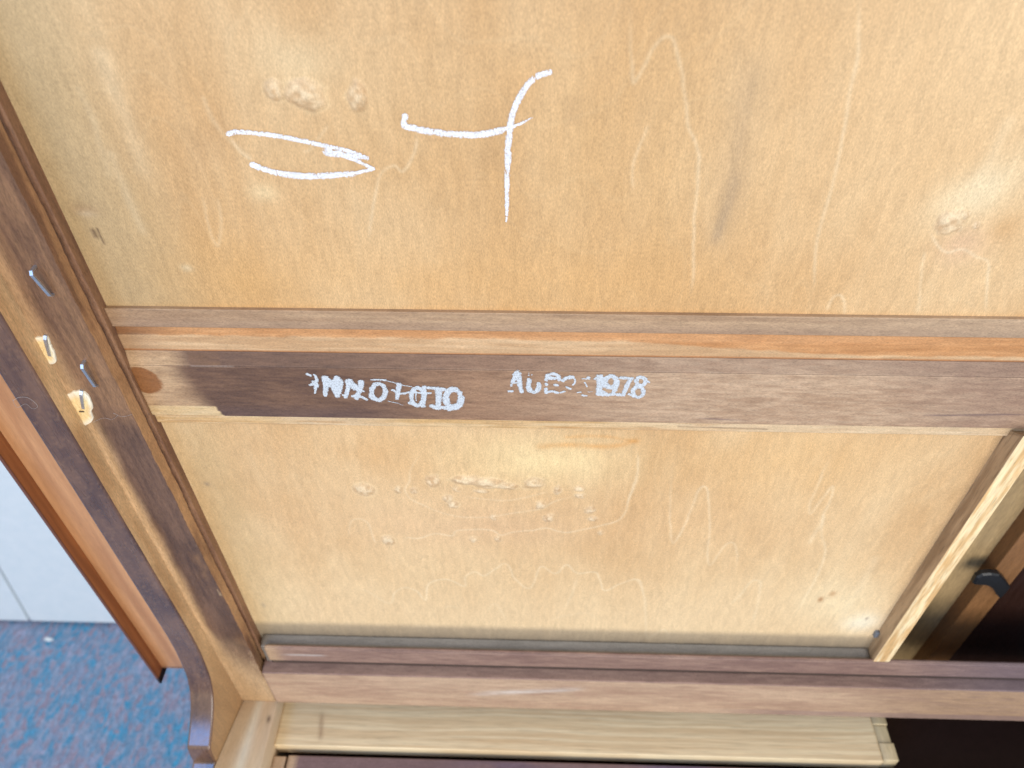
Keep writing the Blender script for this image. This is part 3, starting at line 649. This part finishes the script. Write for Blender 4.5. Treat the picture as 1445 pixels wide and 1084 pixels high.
def chip(pts, seed):
    q0 = np.array(pts + [pts[0]], float); q0 = q0.mean(0) + (q0 - q0.mean(0))*1.14; q = smooth_line(q0, 3)[:-1]
    q = q + np.random.default_rng(seed).normal(0, .45, q.shape)
    P_ = np.array([at(a, b_, Y=YS) for a, b_ in q]); c = P_.mean(0); n = len(P_)
    rings = []
    for s_, h_ in ((1.0, .0005), (.97, -.0007), (.86, -.0010), (.6, -.0009), (.3, -.0011), (.05, -.0010)):
        r = c + (P_ - c)*s_; r[:, 1] = YS + h_ + (0 if s_ > .98 else .0003*(np.random.default_rng(seed + int(s_*100)).random(n) - .5)); rings.append(r)
    V = np.vstack(rings); F = []
    for k in range(len(rings)-1):
        for i in range(n): F.append([k*n+i, k*n+(i+1) % n, (k+1)*n+(i+1) % n, (k+1)*n+i])
    F.append(list(range((len(rings)-1)*n, len(rings)*n)))
    x, y, z = V.T; r_ = np.concatenate([[1.0]*n, [.97]*n, [.86]*n, [.6]*n, [.3]*n, [.05]*n])
    C = mix(S(246, 216, 158), S(252, 240, 214), sstep(.6, .95, r_)); C = mix(C, S(228, 188, 126), sstep(.5, .8, fbm(x/.003, z/.008, seed, 3))*.5*(r_ < .9))
    mesh('torn_chip', V, F, M_CHIP, stile, C, smooth=False)
chip([(44, 478), (55, 476), (66, 474), (70, 483), (73, 490), (78, 503), (75, 510), (62, 510), (55, 500), (48, 487)], 3)
chip([(95, 563), (98, 557), (108, 553), (120, 555), (126, 562), (130, 573), (128, 580), (130, 590), (122, 596), (108, 599), (103, 588)], 5)
box('pencil_tick', tuple(at(112, 582, Y=YS - .0015)), tuple(at(119, 581, Y=YS - .0012) + np.array([0, .0008, .0004])), plain('graphite', (.12, .09, .06), .6), stile)
M_LINT = plain('grey_lint', S(190, 176, 168), .8)
def thread(name, pts, Y, label, r=.00007):
    q = np.array([at(a, b_, Y=Y - .0003) for a, b_ in smooth_line(np.array(pts, float), 5)]); n = len(q); V = []; F = []
    for k in range(n):
        t = q[min(k+1, n-1)] - q[max(k-1, 0)]; t /= np.linalg.norm(t); s_ = np.cross(t, (0, 1., 0)); u_ = np.cross(s_, t)
        V += [q[k] + r*(s_*math.cos(a) + u_*math.sin(a)) for a in (0, 2.09, 4.19)]
    for k in range(n-1): F += [[k*3+e, k*3+(e+1) % 3, k*3+3+(e+1) % 3, k*3+3+e] for e in range(3)]
    o_ = mesh(name, V, F, M_LINT); o_.matrix_world = RT; o_['label'] = label; o_['category'] = 'lint'
thread('lint_thread', [(18, 566), (26, 561), (38, 561), (48, 567), (53, 574), (46, 577), (36, 570), (24, 575), (17, 563)], YA, 'curled grey lint thread on the dark apron edge')
thread('lint_thread', [(131, 596), (146, 590), (158, 592), (166, 586), (160, 583), (172, 588), (186, 585)], YS, 'thin pale lint thread lying across the stapled rail', .00005)

# scrap of paper on the carpet by the wall
pc = None
def ray_floor(px, py):
    d = np.array((RT.to_3x3() @ Vector(RC @ np.array([px - PW/2, py - PH/2, FPX])))); c = np.array(RT @ Vector(CC)); t = (ZF + .003 - c[2])/d[2]; return c + t*d
q = [ray_floor(*p) for p in ((63, 902), (67, 901), (74, 902), (76, 904), (70, 906), (64, 905))]
V = np.array(q); V2 = V.copy(); V[:, 2] += .002 + .002*np.array([0, 1, .3, .8, 0, .5]); V2[:, 2] += .001
o = mesh('paper_scrap', np.vstack([V, V2]), [list(range(6)), list(range(11, 5, -1))] + [[k, k+6, (k+1) % 6 + 6, (k+1) % 6] for k in range(6)], plain('white_paper', (.8, .82, .82), .7), smooth=False)
o['label'] = 'tiny white paper scrap on the blue carpet near the wall'; o['category'] = 'paper scrap'

# ------------------------------------------------------------------ writing: chalk and ink laid on the wood
def ink(name, strokes, Y, ox, oy, s, mat, parent, cell=.00016, rough=.25, gaps=.0, lift=.00012, seed=1, grain='x', label=None, drop=.08):
    """strokes [(points, width0, width1)] in an enlargement of the photo -> cells of ink on the plane y = Y"""
    L_ = []; lo = np.array([9., 9.]); hi = -lo
    for st in strokes:
        pts, w0, w1 = st; q = smooth_line(P2(pts, Y, ox, oy, s)) if len(pts) > 1 else P2([pts[0], (pts[0][0] + .3, pts[0][1])], Y, ox, oy, s)
        mx = np.mean([p[0] for p in pts]); my = np.mean([p[1] for p in pts]); a = at(ox + mx/s, oy + my/s, Y=Y); b_ = at(ox + (mx + 1)/s, oy + my/s, Y=Y)
        k = np.linalg.norm(b_ - a)*1.22; L_.append((q, w0*k/2, w1*k/2)); lo = np.minimum(lo, q.min(0) - max(w0, w1)*k); hi = np.maximum(hi, q.max(0) + max(w0, w1)*k)
    xs_ = np.arange(lo[0], hi[0], cell); zs_ = np.arange(lo[1], hi[1], cell); X, Z = np.meshgrid(xs_, zs_, indexing='ij'); on = np.full(X.shape, -9.)
    wx = X + .0006*(fbm(X/.0012, Z/.0012, seed, 3) - .5)*rough*4; wz = Z + .0006*(fbm(X/.0012, Z/.0012, seed + 9, 3) - .5)*rough*4
    for q, w0, w1 in L_:
        d, t = line_dist(wx, wz, q, max(w0, w1)*2); wd = w0 + (w1 - w0)*t; on = np.maximum(on, 1 - d/wd)
    gx, gz = (.0012, .00028) if grain == 'x' else (.00024, .0009)
    g = fbm(X/gx, Z/gz, seed + 3, 3); g2 = fbm(X/.0014, Z/.0014, seed + 5, 3)
    m_ = (on > 0) & (on + .0 > gaps*1.6*sstep(.52, .8, g*.6 + g2*.4)*2)
    m_ &= np.random.default_rng(seed).random(X.shape) > drop + (.62 - drop)*(1 - sstep(0, .4, on))
    idx = np.argwhere(m_); n = len(idx)
    if not n: return
    x = xs_[idx[:, 0]]; z = zs_[idx[:, 1]]; h = cell*.5
    nx_, nz_ = X.shape; cid = np.full((nx_+1, nz_+1), -1); cor = np.unique(np.concatenate([idx, idx + [1, 0], idx + [0, 1], idx + [1, 1]]), axis=0); cid[cor[:, 0], cor[:, 1]] = np.arange(len(cor))
    V = np.stack([lo[0] + cor[:, 0]*cell - h, np.full(len(cor), Y - lift) - .00008*vnoise(cor[:, 0]/2., cor[:, 1]/2., seed), lo[1] + cor[:, 1]*cell - h], -1)
    F = np.stack([cid[idx[:, 0], idx[:, 1]], cid[idx[:, 0]+1, idx[:, 1]], cid[idx[:, 0]+1, idx[:, 1]+1], cid[idx[:, 0], idx[:, 1]+1]], -1)
    o_ = mesh(name, V, F, mat, parent)
    if label: o_['label'] = label
    return o_
M_CHALK = plain('white_chalk', (.80, .80, .82), .9, 0, .1, 1500); M_INK = plain('white_ink', (.58, .61, .63), .6, 0, .3, 900)
PY = -.0004
CH = dict(mat=M_CHALK, parent=upper, gaps=.30, rough=.16, drop=.10, grain='z', lift=.0001)
ink('chalk_mark', [([(110, 333), (140, 325), (200, 329), (300, 342), (400, 362), (480, 380), (560, 400), (612, 420)], 16, 16), ([(470, 398), (540, 410), (608, 420)], 30, 14), ([(500, 400), (580, 432), (635, 457)], 16, 10),
    ([(638, 459), (560, 478), (480, 486), (400, 487), (330, 482), (250, 465), (198, 445)], 12, 22), ([(560, 478), (400, 487), (300, 477)], 22, 24)], PY, 280, 60, 2.58, seed=5, label='flattened white chalk loop left of the other chalk mark', **CH)
ink('chalk_mark', [([(754, 268), (748, 296), (756, 308)], 20, 20), ([(756, 306), (850, 325), (950, 335), (1030, 334), (1100, 320)], 22, 24), ([(1090, 322), (1160, 300), (1216, 273)], 18, 3),
    ([(1278, 108), (1230, 125), (1190, 165), (1155, 230), (1135, 300), (1127, 400)], 18, 22), ([(1128, 390), (1124, 500), (1123, 600), (1121, 652)], 22, 6)], PY, 280, 60, 2.58, seed=8, label='white chalk figure like a 4 with a long stem', **CH)
def ring(cx, cy, rx, ry, a0=0, a1=360, n=16):
    return [(cx + rx*math.cos(math.radians(a)), cy + ry*math.sin(math.radians(a))) for a in np.linspace(a0, a1, n)]
def stamp(glyphs, ox, oy, s, seed, rough, gaps):
    for k, (g) in enumerate(glyphs): ink('stamp_character', g, YR, ox, oy, s, M_INK, fb, rough=rough, gaps=gaps, seed=seed + k*13, lift=.0002)
stamp([
    [([(78, 103), (104, 112)], 24, 22), ([(136, 108), (152, 122), (156, 160)], 18, 24), ([(100, 190), (150, 178)], 16, 40), ([(140, 170), (156, 196)], 44, 40), ([(146, 215), (142, 256)], 22, 14)],
    [([(226, 136), (232, 200), (226, 272)], 54, 30), ([(240, 150), (290, 200), (325, 280)], 62, 40), ([(325, 140), (344, 175), (330, 250)], 58, 48), ([(260, 180), (320, 170)], 70, 70)],
    [([(428, 158), (412, 215), (392, 292)], 48, 26), ([(420, 165), (475, 215)], 60, 60), ([(518, 165), (512, 220), (480, 298)], 42, 36), ([(450, 280), (500, 278), (562, 308)], 26, 22), ([(372, 272), (392, 285)], 16, 20), ([(480, 225), (540, 240)], 30, 20)],
    [(ring(660, 245, 56, 66), 38, 38), ([(600, 265), (610, 295), (670, 318)], 40, 30)],
    [([(598, 148), (660, 147), (714, 147)], 12, 12), ([(700, 152), (780, 168), (860, 192), (935, 203)], 8, 6), ([(742, 322), (800, 335), (860, 353)], 5, 4)],
    [([(826, 188), (822, 240), (810, 300)], 38, 28), ([(776, 232), (840, 262), (930, 248), (1000, 255), (1085, 256)], 20, 16)],
    [(ring(978, 285, 50, 72), 34, 34), ([(1034, 208), (1034, 290), (1018, 362)], 34, 32), ([(912, 335), (960, 352), (1030, 360)], 24, 28), ([(965, 240), (968, 320)], 12, 8)],
    [([(1066, 212), (1120, 218), (1196, 228)], 26, 34), ([(1150, 225), (1152, 300), (1146, 365)], 50, 44), ([(1096, 362), (1140, 378), (1170, 372)], 42, 36)],
    [(ring(1272, 300, 62, 76, -5, 290), 52, 50), ([(1275, 365), (1320, 345), (1335, 330)], 40, 30), ([(1185, 372), (1240, 390)], 30, 36), ([(1320, 250), (1335, 300)], 40, 26)],
], 420, 510, 5.78, 40, .26, .10)
stamp([
    [([(180, 98), (160, 150), (145, 185)], 40, 30), ([(192, 98), (205, 180), (228, 268)], 56, 34), ([(165, 110), (215, 110)], 34, 30), ([(112, 262), (146, 262)], 20, 22), ([(135, 205), (136, 215)], 20, 20), ([(160, 185), (200, 190)], 16, 16)],
    [([(296, 165), (290, 215), (300, 255)], 42, 44), ([(378, 188), (380, 230), (360, 262)], 32, 46), ([(300, 262), (340, 270), (370, 255)], 34, 40), ([(287, 122)], 14, 14), ([(320, 118)], 12, 12), ([(288, 104)], 8, 8)],
    [([(448, 165), (452, 125), (505, 108), (552, 130), (556, 160)], 28, 34), ([(470, 140), (540, 150)], 40, 36), ([(446, 198), (448, 205)], 26, 26), ([(440, 240), (446, 278)], 24, 26), ([(446, 272), (500, 262), (546, 274)], 26, 24), ([(522, 205), (546, 208)], 26, 22)],
    [([(595, 170), (620, 145), (660, 130), (694, 150), (700, 180), (680, 205)], 34, 14), ([(640, 145), (690, 140)], 30, 20), ([(628, 226), (656, 242)], 26, 22), ([(578, 274), (606, 264)], 20, 20)],
    [([(818, 145)], 36, 36), ([(765, 150), (800, 156)], 8, 12), ([(786, 185), (806, 222)], 16, 10), ([(722, 272), (752, 270)], 16, 14), ([(765, 298), (796, 304)], 22, 20), ([(815, 268), (860, 268)], 5, 4)],
    [([(878, 152), (905, 135), (935, 125)], 22, 30), ([(915, 135), (918, 210), (910, 275)], 52, 46), ([(900, 285), (950, 295)], 34, 30)],
    [(ring(1018, 178, 50, 48), 46, 46), ([(1068, 150), (1066, 210), (1040, 275)], 44, 40), ([(925, 262), (980, 290), (1040, 290), (1092, 285)], 44, 18), ([(940, 150), (960, 215)], 50, 44)],
    [([(1108, 142), (1150, 145), (1205, 150)], 32, 34), ([(1195, 150), (1160, 215), (1130, 285)], 40, 38), ([(1075, 298), (1130, 296)], 22, 28)],
    [(ring(1285, 175, 42, 36), 36, 36), (ring(1262, 268, 46, 46, -60, 230), 36, 36), ([(1330, 165), (1358, 185)], 26, 14), ([(1180, 285), (1230, 312)], 22, 30), ([(1240, 220), (1280, 225)], 40, 36)],
], 700, 510, 6.283, 300, .32, .16)
